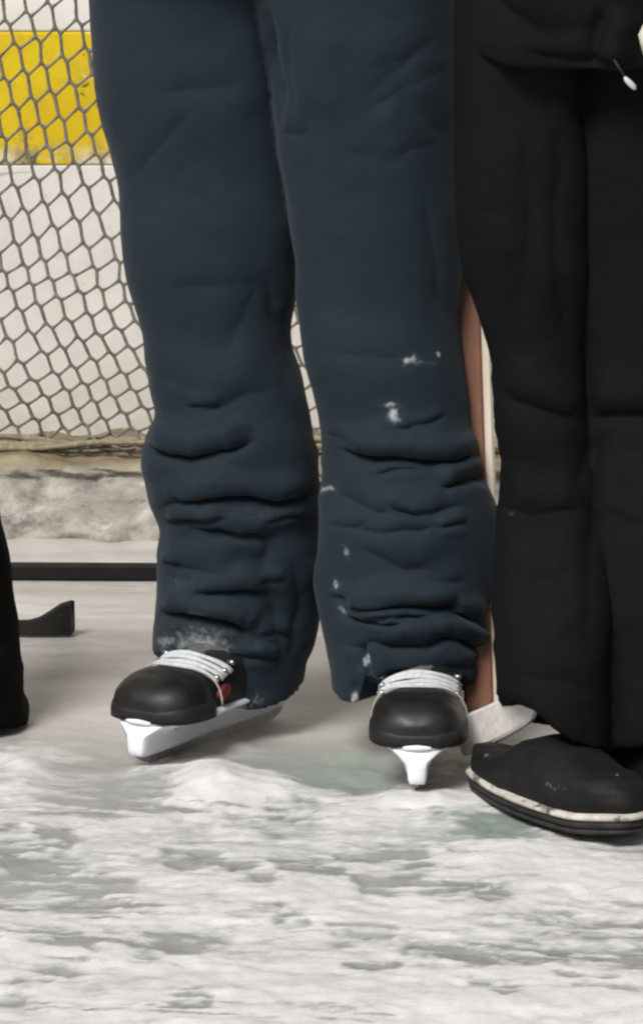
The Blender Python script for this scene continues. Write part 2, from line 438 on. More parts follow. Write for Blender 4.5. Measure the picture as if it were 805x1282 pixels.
# ------------------------------------------------------------------ kerb, boards, net
prof = [(7.14, .100), (7.08, .101), (7.02, .100), (6.97, .0985), (6.93, .097), (6.895, .092), (6.886, .086), (6.897, .076), (6.892, .060), (6.875, .040), (6.865, .020), (6.857, .004), (6.852, -.02)]
pr = []
for a, b in zip(prof[:-1], prof[1:]):
    for t in np.linspace(0, 1, 5)[:-1]: pr.append((a[0] + (b[0] - a[0]) * t, a[1] + (b[1] - a[1]) * t))
pr.append(prof[-1]); pr = np.array(pr)
kx = np.concatenate([np.linspace(-12, -.9, 40), np.arange(-.88, .881, .008), np.linspace(.9, 12, 40)])
KX, KI = np.meshgrid(kx, np.arange(len(pr)))
kv = np.stack([KX.ravel(), pr[KI.ravel(), 0], pr[KI.ravel(), 1]], -1)
nn = fbm(kv * [9, 9, 14], 5, 5, .58) - .5; n2_ = fbm(kv * [26, 26, 30], 4, 15, .6) - .5
kv[:, 1] -= .10 * (fbm(kv * [4, 0, 0], 4, 77) - .5) * smooth(.09, .0, kv[:, 2])
led = smooth(.083, .095, kv[:, 2] + .016 * nn)
kv[:, 1] -= (1 - led) * (nn * .075 + n2_ * .035); kv[:, 2] += led * (nn * .034 + n2_ * .018) + (1 - led) * smooth(.0, .05, kv[:, 2]) * nn * .02
me = np_mesh('kerb', kv, grid_quads(len(pr), len(kx))); attr(me, 'ledge', led)
kerb = tag(link('kerb', me, M['kerb']), kind='structure')

boards = tag(empty('rink_boards', (0, 7.1, 0)), 'white rink boards with a worn yellow band behind the dark netting', 'rink boards')
def board(name, z0, z1, y0, mat, x0, x1):
    bm = bmesh.new(); box_bm(bm, (x0, y0, z0), (x1, 7.16, z1)); bevel_all(bm, .003, 2)
    o = bm_obj(name, bm, mat, boards, False); o.matrix_parent_inverse = Matrix.Translation((0, -7.1, 0)); return o
for k in range(-2, 3):
    a, b = k * 2.44 - 1.63, k * 2.44 + .806
    board('lower_panel', .085, .4975, 7.100, M['white'], a, b)
    board('yellow_panel', .4979, .6930, 7.0985, M['yellow'], a, b)
    board('upper_panel', .6940, 1.16, 7.100, M['white'], a, b)
    board('cap_rail', 1.161, 1.20, 7.08, M['cap'], a, b)

# netting: a hexagonal knotted mesh hanging slack, its foot lying on the ledge
net = tag(empty('netting', (0, 7.0, .1)), 'dark knotted rope netting hanging in front of the white boards', 'net')
def net_pt(i, j, half):
    ylin = j * 29.5 - 8.8 * i; xx = 26.0 * i + 9.9 * j
    if half: xx += 6.6; ylin += 6.4
    # slack: cells shorten and shear towards the foot
    y = np.interp(ylin, [-400, 0, 150, 330, 480, 600, 760], [-440, -10, 155, 335, 468, 556, 596])
    xx += np.interp(y, [-400, 200, 400, 560], [0, 0, 8, 30])
    q = np.array([[xx * .013, y * .013, 1.0]])
    xx += 9 * (vnoise(q, 3)[0] - .5) + 4 * (vnoise(q * 3.1, 6)[0] - .5); y += 10 * (vnoise(q + 40, 4)[0] - .5) + 4 * (vnoise(q * 3.3 + 9, 7)[0] - .5)
    Yd = 7.015 + .03 * (vnoise(q * .8, 9)[0] - .5)
    p = P(xx, y, Yd)
    if p[2] < .113:                       # lies on the ledge
        over = (.113 - p[2])
        p = np.array([p[0], max(6.935, Yd - over * 3.2), .106 + .010 * vnoise(q * 6, 12)[0]])
    return p, ylin
for i in range(-18, 31):
    js = [j for j in range(-20, 50) if -75 < j * 29.5 - 8.8 * i < 690]
    if not js: continue
    path = []
    for j in js: path += [net_pt(i, j, 0)[0], net_pt(i, j, 1)[0]]
    v, f = [], []
    def add(rings):
        nr, k = len(rings), len(rings[0]); o = len(v)
        v.extend(tuple(q) for r in rings for q in r)
        f.extend(tuple(int(c) + o for c in q) for q in grid_quads(nr, k, True))
        f.append(tuple(range(o, o + k))); f.append(tuple(range(o + (nr - 1) * k, o + nr * k)))
    # rounded main cord
    fine_path = []
    for a, b in zip(path[:-1], path[1:]):
        fine_path += [a, a * .7 + b * .3, a * .3 + b * .7]
    fine_path.append(path[-1])
    sm = [fine_path[0]] + [(a + 2 * b + c) / 4 for a, b, c in zip(fine_path[:-2], fine_path[1:-1], fine_path[2:])] + [fine_path[-1]]
    add(tube_data(sm, [.0021 + .0007 * random.random() for _ in sm], 6, 1, (0, 1, 0)))
    for j in js:
        a, b = net_pt(i, j, 1)[0], net_pt(i + 1, j, 0)[0]
        sag = np.array([0, 0, -.0010])
        add(tube_data([a, a * .75 + b * .25 + sag * .8, (a + b) / 2 + sag, a * .25 + b * .75 + sag * .7, b], [.0031, .0019, .0018, .0019, .0031], 6, 1, (0, 1, 0)))
    me = mesh('cord', v, f); o = link('cord', me, M['net'], net); o.matrix_parent_inverse = Matrix.Translation((0, -7.0, -.1))
# bunched foot rope of the netting on the ledge
for k in range(3):
    pts, rad = [], []
    for x in np.arange(-1.3, 1.3, .008):
        q = np.array([[x * 5 + k * 9, k * 3.0, 0.]])
        pts.append((x, 6.985 - .022 * k + .03 * (vnoise(q, 5)[0] - .5), .108 + .012 * (vnoise(q * 1.7, 8)[0]))); rad.append(.0028 + .0075 * vnoise(q * 4.3, 2)[0] * vnoise(q * 1.1, 4)[0])
    me = loft('foot_rope', tube_data(pts, rad, 8)); o = link('foot_rope', me, M['rope'], net); o.matrix_parent_inverse = Matrix.Translation((0, -7.0, -.1))

# ------------------------------------------------------------------ clothing builders
def leg_rings(rows, hem=None, hem_start=None, n=96, step=6.0, bulge=None):
    """rows: (py, left px, right px, centre depth, depth ratio); rings closed round, front of the ring faces the camera"""
    rows = np.array(rows, float); ys_ = np.arange(rows[0, 0], rows[-1, 0] + .1, step)
    th = np.arange(n) * 2 * math.pi / n
    c, s = np.cos(th), np.sin(th); e = 2 / 2.25
    cx, sy = np.sign(c) * np.abs(c) ** e, np.sign(s) * np.abs(s) ** e
    rings = []; prof_ = np.stack([np.interp(ys_, rows[:, 0], rows[:, k]) for k in (1, 2, 3, 4)], -1)
    def soft(a, hw_):
        k_ = np.hanning(2 * hw_ + 3)[1:-1]; k_ /= k_.sum()
        return np.stack([np.convolve(np.pad(a[:, i_], hw_, mode='edge'), k_, 'valid') for i_ in range(4)], -1)
    wide, tight = soft(prof_, 9), soft(prof_, 2); b_ = smooth(430, 530, ys_)[:, None]; prof_ = wide * (1 - b_) + tight * b_
    for y, (xl, xr, Yc, rt) in zip(ys_, prof_):
        a = (xr - xl) / 2; mid = (xl + xr) / 2
        px = mid + a * cx
        Yp = Yc + sy * a * rt * Yc / F
        yy = np.full(n, y)
        if hem is not None and y > hem_start:
            hx = np.array([h_[0] for h_ in hem]); hy = np.array([h_[1] for h_ in hem])
            front = np.interp(px, hx, hy)
            back = .5 * (hy[0] + hy[-1]) + 2
            target = np.where(s < 0, front, np.where(c < 0, hy[0] + (back - hy[0]) * np.abs(s), hy[-1] + (back - hy[-1]) * np.abs(s)))
            t = (y - hem_start) / (rows[-1, 0] - hem_start)
            yy = hem_start + t * (target - hem_start)
        X = (px - 402.5) * Yc / F
        Z = H - (yy - YH) * Yp / F
        rings.append(np.stack([X, Yp, Z], -1))
    return rings

def remeshed(name, parts, voxel, smooth_it=5):
    vs, fs = [], []
    for rings in parts:
        me = loft('t', rings); o = len(vs)
        vs += [v.co[:] for v in me.vertices]; fs += [tuple(o + i for i in p.vertices) for p in me.polygons]
        bpy.data.meshes.remove(me)
    me = mesh(name, vs, fs); ob = bpy.data.objects.new('tmp', me); COL.objects.link(ob)
    md = ob.modifiers.new('r', 'REMESH'); md.mode = 'VOXEL'; md.voxel_size = voxel
    ms = ob.modifiers.new('s', 'SMOOTH'); ms.factor = .5; ms.iterations = smooth_it
    dg = bpy.context.evaluated_depsgraph_get()
    out = bpy.data.meshes.new_from_object(ob.evaluated_get(dg)); out.name = name
    bpy.data.objects.remove(ob); bpy.data.meshes.remove(me)
    return out

def sculpt(me, creases, noise_amp=.0022, noise_f=(16, 16, 16), wr=.0011, snow=(), back_folds=.004, seed=0):
    c = coords(me); nrm = normals(me); px, py = project(c)
    frontness = smooth(.35, -.15, nrm[:, 1])
    d = np.zeros(len(c)); dz = np.zeros(len(c))
    wx, wy = px + 10 * (fbm(c * 30, 3, 4 + seed) - .5), py + 9 * (fbm(c * 34, 3, 14 + seed) - .5)
    for pts, A, wd, *opt in creases:
        wd = wd * .88
        up, dn = (opt + [.75, .4][len(opt):])[:2]
        sd_, al = seg_dist(wx, wy, pts)
        fade = smooth(0, .28, al) * smooth(1, .72, al)
        if pts[0][0] < pts[-1][0] - 1e9: sd_ = -sd_
        ax = np.abs(sd_) / wd
        g = -np.exp(-np.sqrt(ax * ax + .05) * 1.25) + .95 * up * np.exp(-((sd_ + 2.9 * wd) / (2.5 * wd)) ** 2) + .75 * dn * np.exp(-((sd_ - 3.2 * wd) / (2.8 * wd)) ** 2)
        # flatten beyond the ends so that the fold dies out
        end = np.where((al <= 0) | (al >= 1), 0, 1)
        d += 2.1 * A * g * fade * end * frontness
        if abs(pts[0][0] - pts[-1][0]) > abs(pts[0][1] - pts[-1][1]): dz -= .75 * A * up * np.exp(-((sd_ + 1.5 * wd) / (1.3 * wd)) ** 2) * fade * end * frontness
    d += noise_amp * 2 * (fbm(c * noise_f, 3, 50 + seed) - .5)
    fine = fbm(c * [55, 55, 75], 3, 70 + seed); d += wr * 2 * (fine - .5)
    z = c[:, 2]
    ang = np.arctan2(c[:, 1] - c[:, 1].mean(), c[:, 0] - c[:, 0].mean())
    d += (1 - frontness) * back_folds * np.sin(z * 70 + 3 * fbm(c * 8, 2, 5) * 6) * smooth(.75, .35, z)
    nc_ = c + nrm * d[:, None]; nc_[:, 2] += dz; set_coords(me, nc_)
    sn_ = np.zeros(len(c))
    px = px + 16 * (fbm(c * 90, 3, 91) - .5); py = py + 12 * (fbm(c * 110, 3, 93) - .5)
    for bx, by, rx, ry, st in snow:
        sn_ = np.maximum(sn_, st * np.exp(-((px - bx) / rx) ** 2 - ((py - by) / ry) ** 2) * frontness)
    attr(me, 'snow', sn_)

# ------------------------------------------------------------------ skater in navy trousers
skater = tag(empty('person', (0, 5.62, 0)), 'person standing in baggy navy snow trousers and black hockey skates', 'person')
def under(o, root):
    o.parent = root; o.matrix_parent_inverse = Matrix.Translation(-root.location); return o

Lrows = [(-330, 112, 372, 5.70, .82), (-200, 108, 372, 5.70, .82), (0, 112, 368, 5.70, .84), (60, 115, 368, 5.70, .84), (130, 118, 369, 5.70, .85), (160, 129, 369, 5.70, .85), (200, 142, 370, 5.70, .85), (235, 151, 371, 5.70, .85),
         (280, 150, 372, 5.69, .85), (330, 153, 372, 5.69, .85), (350, 156, 370, 5.69, .86), (370, 161, 364, 5.69, .87), (385, 167, 361, 5.69, .87), (420, 180, 362, 5.69, .88), (450, 182, 370, 5.69, .88), (480, 184, 380, 5.69, .88), (510, 194, 388, 5.69, .88),
         (527, 195, 390, 5.69, .88), (545, 182, 393, 5.69, .90), (560, 176, 397, 5.69, .90), (590, 178, 400, 5.69, .90), (630, 186, 401, 5.69, .90), (650, 194, 401, 5.69, .90), (664, 202, 400, 5.69, .88), (685, 196, 399, 5.69, .9), (720, 196, 397, 5.69, .9),
         (765, 196, 392, 5.70, .9), (800, 191, 387, 5.70, .93), (850, 190, 382, 5.702, .95), (880, 190, 380, 5.702, .95)]
Lhem = [(188, 816), (215, 825), (240, 837), (262, 860), (283, 886), (315, 894), (340, 890), (362, 880), (384, 856)]
Rrows = [(-330, 318, 575, 5.64, .82), (-200, 316, 578, 5.64, .82), (0, 318, 572, 5.63, .84), (50, 328, 575, 5.63, .84), (100, 338, 575, 5.63, .84), (150, 344, 574, 5.63, .84), (200, 350, 574, 5.63, .84), (260, 361, 576, 5.63, .84), (320, 369, 579, 5.63, .84), (350, 375, 575, 5.63, .85),
         (400, 380, 573, 5.63, .86), (440, 383, 578, 5.62, .87), (480, 388, 584, 5.62, .87), (520, 398, 588, 5.62, .87), (555, 403, 592, 5.62, .88), (585, 404, 599, 5.62, .88), (610, 401, 613, 5.62, .89), (640, 399, 625, 5.615, .89), (680, 399, 625, 5.61, .88), (740, 401, 622, 5.61, .88),
         (765, 405, 608, 5.605, .90), (790, 409, 600, 5.60, .96), (830, 412, 598, 5.595, 1.02), (880, 416, 598, 5.59, 1.06)]
Rhem = [(414, 868), (426, 884), (446, 886), (454, 858), (468, 842), (520, 838), (566, 842), (590, 858), (606, 868)]
me = remeshed('trousers', [leg_rings(Lrows, Lhem, 760), leg_rings(Rrows, Rhem, 760)], .0025, 9)
creases = [
    # viewer's left leg
    ([(172, 552), (200, 563), (240, 569), (285, 562), (325, 552)], .0125, 7, .8, .35),
    ([(190, 640), (225, 628), (270, 620), (310, 622), (345, 629), (375, 624), (404, 612)], .0105, 6.5, .7, .35),
    ([(205, 655), (235, 647), (292, 644)], .006, 5), ([(235, 655), (270, 661), (310, 665), (350, 672)], .006, 5.5),
    ([(194, 705), (240, 712), (300, 718)], .0035, 8), ([(235, 744), (270, 738), (310, 738), (350, 742)], .007, 6),
    ([(190, 768), (235, 767), (275, 771), (300, 782), (318, 802)], .0105, 6, .75, .35),
    ([(345, 640), (330, 700), (345, 780), (350, 850)], .004, 16), ([(240, 520), (300, 500), (350, 480)], .003, 14),
    ([(330, 330), (350, 420), (372, 500)], .004, 14), ([(330, 8), (340, 70), (352, 150)], .010, 10, .2, .2),
    ([(265, 858), (285, 845), (300, 820)], .003, 8), ([(365, 690), (372, 760), (362, 840)], .0035, 9),
    # viewer's right leg
    ([(412, 556), (445, 566), (500, 572), (560, 574), (610, 570)], .0125, 6.5, .8, .35),
    ([(545, 612), (575, 603), (612, 592)], .0075, 7), ([(402, 612), (430, 622), (470, 642), (540, 640), (600, 632)], .005, 8),
    ([(430, 655), (480, 668), (560, 660)], .0035, 8), ([(440, 680), (500, 712), (560, 715)], .003, 10),
    ([(415, 742), (440, 757), (480, 758), (530, 755), (590, 758)], .0105, 6, .75, .4),
    ([(420, 758), (445, 772), (480, 782), (515, 785)], .0095, 5.5), ([(440, 766), (490, 771), (545, 775)], .006, 4.5),
    ([(455, 802), (490, 806), (530, 806), (565, 799)], .0085, 6, .7, .3), ([(535, 793), (575, 798), (603, 816)], .008, 5.5),
    ([(560, 766), (590, 775), (612, 772)], .007, 6), ([(453, 800), (457, 826), (462, 860)], .008, 6, .5, .5),
    ([(345, 165), (375, 172), (395, 168)], .0018, 8), ([(365, 15), (362, 80), (368, 160)], .004, 14), ([(480, 195), (530, 185), (560, 170)], .0014, 12),
    ([(530, 230), (545, 320), (560, 420)], .003, 16)]
rr = random.Random(5)
for k in range(28):                     # small sharp wrinkles where the cloth bunches
    left = k % 2 == 0
    x = rr.uniform(205, 370) if left else rr.uniform(425, 590); y = rr.choice((rr.uniform(520, 690), rr.uniform(700, 840), rr.uniform(480, 840)))
    ln = rr.uniform(28, 75); sl = rr.uniform(-.35, .35); bow = rr.uniform(-5, 7)
    creases.append(([(x - ln / 2, y - sl * ln / 2), (x, y + bow), (x + ln / 2, y + sl * ln / 2)], rr.uniform(.0011, .0026), rr.uniform(2.6, 4.2), .9, .6))
for k in range(14):                     # long faint pulls over thigh and knee
    left = k % 2 == 0
    x = rr.uniform(180, 330) if left else rr.uniform(390, 550); y = rr.uniform(60, 480); ln = rr.uniform(70, 160); a_ = rr.uniform(-1.2, 1.2)
    dx, dy = ln / 2 * math.cos(a_), ln / 2 * math.sin(a_)
    creases.append(([(x - dx, y - dy), (x + rr.uniform(-6, 6), y), (x + dx, y + dy)], rr.uniform(.0007, .0016), rr.uniform(7, 12), .8, .8))
snow = [(513, 451, 11, 8, .95), (548, 443, 6, 5, .85), (530, 455, 22, 4, .45), (489, 507, 9, 5, .7), (495, 520, 7, 8, .95), (410, 612, 12, 5, .8), (433, 690, 4, 9, .7), (423, 732, 6, 6, .8), (432, 760, 6, 6, 1.0), (457, 826, 3, 12, .95),
        (245, 805, 50, 20, .66), (275, 818, 20, 9, .75), (215, 802, 26, 12, .6), (260, 790, 40, 10, .4), (300, 888, 14, 8, .85), (320, 880, 16, 14, .5), (245, 757, 20, 5, .5), (235, 728, 30, 6, .35), (443, 876, 6, 12, .85), (470, 845, 8, 5, .5), (600, 570, 6, 10, .4), (250, 620, 18, 5, .3), (330, 640, 30, 6, .2)]
sculpt(me, creases, .0022, (9, 9, 9), .0004, snow, seed=1)
under(link('trousers', me, M['navy']), skater)
# jacket above the picture, closing the figure
def body_rings(rows, n=64):
    th = np.arange(n) * 2 * math.pi / n; e = 2 / 2.5
    return [np.stack([xc + a * np.sign(np.cos(th)) * np.abs(np.cos(th)) ** e, yc + b * np.sign(np.sin(th)) * np.abs(np.sin(th)) ** e, np.full(n, z)], -1) for z, xc, yc, a, b in rows]
me = loft('jacket', body_rings([(.93, -.055, 5.67, .235, .135), (.95, -.055, 5.67, .245, .145), (1.05, -.055, 5.67, .24, .145), (1.2, -.055, 5.67, .235, .14), (1.32, -.055, 5.68, .225, .125), (1.40, -.055, 5.68, .18, .10), (1.45, -.055, 5.69, .08, .07)]))
attr(me, 'snow', np.zeros(len(me.vertices)))
under(link('jacket', me, M['navy']), skater)

# ------------------------------------------------------------------ hockey skates
def make_skate(root, pos, rz, badge_sides):
    sk = empty('skate', (pos[0] - root.location.x, pos[1] - root.location.y, 0), rz, root)
    n = 40
    # shell: stacked outlines, the front runs back up the instep
    th = np.arange(n) * 2 * math.pi / n
    rings = []
    for z, yf, yb, hw, e in [(.054, -.120, .128, .036, 2.3), (.058, -.124, .133, .041, 2.4), (.070, -.122, .136, .044, 2.4), (.085, -.112, .137, .045, 2.3), (.096, -.092, .136, .045, 2.2), (.103, -.074, .134, .045, 2.1),
                              (.111, -.046, .132, .042, 2.0), (.125, -.018, .130, .040, 2.0), (.150, -.004, .130, .039, 2.1), (.19, .004, .134, .041, 2.2), (.225, .006, .140, .044, 2.3)]:
        c, s = np.cos(th), np.sin(th); k = 2 / e
        y = (yf + yb) / 2 + (yb - yf) / 2 * np.sign(s) * np.abs(s) ** k
        x = hw * np.sign(c) * np.abs(c) ** k * (1 - .22 * smooth(.0, .13, y)) * (1 + .12 * smooth(-.02, -.09, y))
        rings.append(np.stack([x, y, np.full(n, z)], -1))
    sh = link('boot_shell', loft('boot_shell', rings), M['boot_black'], sk)
    # toe cap: rounded, scuffed, a shallow ridge across it
    st = [(-.1475, .010, .010, .010), (-.146, .022, .019, .004), (-.142, .033, .028, .002), (-.135, .042, .036, 0), (-.125, .0485, .0415, 0), (-.112, .0525, .045, 0), (-.108, .0530, .0448, 0), (-.104, .0535, .0468, 0), (-.094, .0545, .0480, 0), (-.082, .0545, .0485, 0), (-.077, .0535, .0480, 0), (-.075, .050, .045, .002)]
    al = np.linspace(-.18, math.pi + .18, 30); rings = []
    for y, hw, hh, lift in st:
        x = hw * np.sign(np.cos(al)) * np.abs(np.cos(al)) ** .62; z = .056 + lift + hh * np.sign(np.sin(al)) * np.abs(np.sin(al)) ** .72
        z = np.where(np.sin(al) < 0, .056 + lift - .004 * np.abs(np.sin(al)) / .18, z)
        rings.append(np.stack([x, np.full(30, y) - .006 * np.abs(np.cos(al)) * (y > -.08), z], -1))
    cap = link('toe_cap', loft('toe_cap', rings), M['toe'], sk)
    rings = []; al = np.linspace(-.18, math.pi + .18, 30)
    for y, hw, hh, lift in st[:-1]:
        g_ = .0016; x = (hw + g_) * np.sign(np.cos(al)) * np.abs(np.cos(al)) ** .55; z = .0552 + lift * .5 + (hh * .50) * np.sign(np.sin(al)) * np.abs(np.sin(al)) ** .35
        z = np.where(np.sin(al) < 0, .0552 - .002, z)
        rings.append(np.stack([x, np.full(30, y - g_ * (y < -.13)), z], -1))
    link('toe_bumper', loft('toe_bumper', rings), M['bumper'], sk)
    pr_ = [(.0546 * np.sign(math.cos(a)) * abs(math.cos(a)) ** .62, -.0760 + .012 * abs(math.cos(a)), .056 + .0492 * math.sin(a) ** .72) for a in np.linspace(.08, math.pi - .08, 28)]
    link('piping', loft('piping', tube_data(pr_, .0011, 6, 1, (0, 1, 0))), M['piping'], sk)
    # sole rim between boot and holder
    rings = []
    for z, g in ((.0495, -.004), (.0515, 0), (.0545, .001), (.0570, -.002)):
        s, c = np.sin(th), np.cos(th); yy = -.008 + (.143 + g) * np.sign(s) * np.abs(s) ** .85
        rings.append(np.stack([(.045 + g) * (1 + .19 * smooth(-.02, -.09, yy)) * np.sign(c) * np.abs(c) ** .8 * (1 - .18 * smooth(0, .13, yy)), yy, np.full(n, z)], -1))
    link('sole_plate', loft('sole_plate', rings), M['holder'], sk)
    # tongue rising under the hem
    rings = []
    for y, hw, z in [(-.078, .022, .096), (-.072, .032, .101), (-.058, .036, .106), (-.036, .036, .114), (-.018, .037, .130), (-.008, .036, .145), (.004, .034, .160), (.012, .030, .168)]:
        a = np.linspace(0, 2 * math.pi, 21)[:-1]
        rings.append(np.stack([hw * np.cos(a), y + .010 * np.sin(a) + .020 * (np.cos(a) ** 2), z + .007 * np.sin(a) - .014 * np.cos(a) ** 2], -1))
    link('tongue', loft('tongue', rings), M['tongue'], sk)
    # flat white laces across the throat
    for k_, (y, z, hw, bow) in enumerate(((-.0715, .1062, .046, .0110), (-.0650, .1092, .047, .0120), (-.0545, .1125, .046, .0130), (-.0480, .1155, .046, .0135))):
        sl_ = .004 * (1 if k_ % 2 else -1)
        pts = [(hw * t, y + .014 * t * t + sl_ * .5 * t + .0012 * math.sin(5 * t + y * 90), z - bow * t * t - .006 * t ** 6) for t in np.linspace(-1, 1, 17)]
        link('lace', loft('lace', tube_data(pts, [.0033 + .0005 * math.sin(7 * k + k_) for k in range(17)], 8, .5, (0, -.66, .75))), M['lace'], sk)
    # holder: front and rear tower joined by a low bridge over the runner
    rings = []
    for y, zt, wt, wm, zb in [(-.156, .030, .0085, .0085, .016), (-.153, .040, .0115, .0105, .014), (-.145, .051, .026, .0115, .0135), (-.120, .051, .038, .0120, .0135), (-.095, .051, .039, .0115, .0135), (-.065, .051, .037, .0110, .0135), (-.045, .050, .030, .0100, .0135),
                          (-.030, .043, .0110, .0090, .0135), (-.010, .037, .0085, .0082, .0135), (.015, .036, .0085, .0082, .0135), (.035, .041, .0090, .0085, .0135), (.048, .049, .020, .0092, .0135), (.065, .051, .031, .0100, .0135), (.090, .051, .034, .0105, .0135), (.115, .051, .032, .0100, .0135), (.132, .046, .020, .0085, .014), (.144, .034, .008, .006, .016)]:
        pf = [(wt, zt), (wt * .96, zt - .003), (wm + (wt - wm) * .35, zt - (zt - zb) * .28), (wm, zt - (zt - zb) * .55), (wm * .90, zb + .004), (wm * .78, zb)]
        ring = [(x, y, z) for x, z in pf] + [(-x, y, z) for x, z in reversed(pf)]
        rings.append(np.array(ring))
    hd = link('holder', loft('holder', rings), M['holder'], sk)
    # steel runner, rockered, with rounded ends
    bm = bmesh.new(); out = []
    for y in np.linspace(-.150, .146, 40):
        u = y / .15; out.append((y, .0005 + .012 * max(0, abs(u) - .80) ** 1.6 * 12))
    top = [(.146, .019), (.10, .017), (-.10, .017), (-.154, .019)]
    loop = out + top
    va = [bm.verts.new((-.0018, y, z)) for y, z in loop]; vb = [bm.verts.new((.0018, y, z)) for y, z in loop]
    bm.faces.new(va); bm.faces.new(list(reversed(vb)))
    for k in range(len(loop)): bm.faces.new((va[k], va[(k + 1) % len(loop)], vb[(k + 1) % len(loop)], vb[k]))
    bm_obj('runner', bm, M['steel'], sk, False)
    for sgn in (-1, 1):
        for y, z, x in ((-.118, .046, .0325), (-.068, .046, .0335), (.068, .046, .0275), (.112, .046, .0285)):
            link('rivet', loft('rivet', [np.array([(sgn * (x + d_), y + rr_ * math.cos(a), z + rr_ * math.sin(a)) for a in np.linspace(0, 2 * math.pi, 11)[:-1]]) for d_, rr_ in ((-.004, .0036), (.0006, .0036), (.0016, .0020))]), M['steel'], sk)
        for y, z in ((-.058, .094), (-.042, .099), (-.027, .106)):
            link('eyelet', loft('eyelet', [np.array([(sgn * (.0425 + d_), y + rr_ * math.cos(a), z + rr_ * math.sin(a)) for a in np.linspace(0, 2 * math.pi, 11)[:-1]]) for d_, rr_ in ((-.004, .0032), (.0030, .0032), (.0036, .0022))]), M['steel'], sk)
    for sgn in badge_sides:
        bm = bmesh.new(); pts = []
        for a in np.linspace(0, 2 * math.pi, 15)[:-1]:
            pts.append((-.048 + .009 * math.cos(a) + .004 * math.sin(a), .076 + .009 * math.sin(a)))
        def xs_(y, z): return sgn * (.0490 - .03 * max(0, z - .090))
        va = [bm.verts.new((xs_(y, z), y, z)) for y, z in pts]; vb = [bm.verts.new((xs_(y, z) - sgn * .006, y, z)) for y, z in pts]
        bm.faces.new(va)
        for k in range(len(pts)): bm.faces.new((va[k], va[(k + 1) % 14], vb[(k + 1) % 14], vb[k]))
        bm_obj('badge', bm, M['red'], sk, False)
    return sk
make_skate(skater, SKL['pos'], SKL['rz'], (1,)).scale = (1.08, 1.0, .97)
make_skate(skater, SKR['pos'], SKR['rz'], ())

# ------------------------------------------------------------------ winter boot
def make_boot(root, pos, rz, snow=(), length=.295):
    bt = empty('boot', (pos[0] - root.location.x, pos[1] - root.location.y, 0), rz, root)
    n = 48; th = np.arange(n) * 2 * math.pi / n; L2 = length / 2
    def outline(g, z, tip=0.0):
        s, c = np.sin(th), np.cos(th)
        y = (L2 + g) * np.sign(s) * np.abs(s) ** .82
        x = (.053 + g) * np.sign(c) * np.abs(c) ** .78 * (1 - .20 * smooth(-.02, .13, y)) * (1 - .04 * smooth(-.08, -.15, y))
        return np.stack([x, y, np.full(n, z) + tip * smooth(-.08, -.15, y)], -1)
    link('outsole', loft('outsole', [outline(-.006, .0015, .007), outline(-.001, .0030, .007), outline(.000, .0070, .006), outline(-.0030, .0082, .006), outline(-.0030, .0092, .006), outline(.0012, .0105, .006), outline(.0016, .0160, .006), outline(-.001, .018, .006)]), M['rubber'], bt)
    link('midsole', loft('midsole', [outline(.000, .0175, .006), outline(.0040, .0188, .006), outline(.0042, .0222, .006), outline(.000, .0245, .006)]), M['welt'], bt)
    rings = []
    for z, yf, g, hw in [(.022, -L2 + .004, 0, .048), (.036, -L2 + .001, 0, .0520), (.049, -L2 + .006, 0, .0515), (.059, -L2 + .020, 0, .049), (.064, -L2 + .040, 0, .045), (.069, -L2 + .066, 0, .043), (.075, -L2 + .092, 0, .041),
                         (.081, -L2 + .118, 0, .039), (.086, -L2 + .146, 0, .035), (.089, -L2 + .168, 0, .028)]:
        s, c = np.sin(th), np.cos(th); yb = L2 - .004
        y = (yf + yb) / 2 + (yb - yf) / 2 * np.sign(s) * np.abs(s) ** .86
        x = hw * np.sign(c) * np.abs(c) ** .85 * (1 - .16 * smooth(-.02, .13, y))
        rings.append(np.stack([x, y, .022 + (z - .022) * (1 - .62 * smooth(-.005, .085, y)) + .005 * smooth(-.08, -.15, y)], -1))
    fine_r = []
    for a, b in zip(rings[:-1], rings[1:]): fine_r += [a, a * .67 + b * .33, a * .33 + b * .67]
    fine_r.append(rings[-1])
    me = loft('upper', fine_r); c = coords(me); nr_ = normals(me)
    c += nr_ * ((fbm(c * 38, 3, 5) - .5) * .007)[:, None]; set_coords(me, c)
    cw, sw = math.cos(rz), math.sin(rz); wv = np.stack([c[:, 0] * cw - c[:, 1] * sw + pos[0], c[:, 0] * sw + c[:, 1] * cw + pos[1], c[:, 2]], -1)
    px, py = project(wv); sn_ = np.zeros(len(c))
    for bx, by, rx, ry, stg in snow: sn_ = np.maximum(sn_, stg * np.exp(-((px - bx) / rx) ** 2 - ((py - by) / ry) ** 2))
    attr(me, 'snow', sn_); link('upper', me, M['leather'], bt)
    return bt

# ------------------------------------------------------------------ bystander in black at the right
stand = tag(empty('person', (.36, 5.48, 0)), 'person in black jacket, black trousers and snowy black boots beside the wooden stick', 'person')
Arows = [(-150, 562, 735, 5.43, 1.0), (0, 566, 730, 5.43, 1.0), (100, 567, 726, 5.43, 1.0), (250, 570, 724, 5.43, 1.0), (330, 577, 724, 5.43, 1.0), (350, 590, 724, 5.43, 1.0), (400, 602, 726, 5.43, 1.0), (430, 611, 728, 5.43, 1.0), (462, 620, 730, 5.43, 1.0), (488, 613, 732, 5.43, 1.0), (510, 616, 735, 5.43, 1.0),
         (540, 622, 740, 5.43, 1.0), (570, 628, 745, 5.43, 1.0), (640, 621, 752, 5.43, 1.0), (700, 619, 756, 5.40, 1.1), (765, 619, 760, 5.38, 1.2), (830, 619, 764, 5.365, 1.3), (905, 621, 766, 5.36, 1.35)]
Ahem = [(624, 866), (652, 878), (672, 900), (690, 922), (715, 940), (740, 948), (768, 950)]
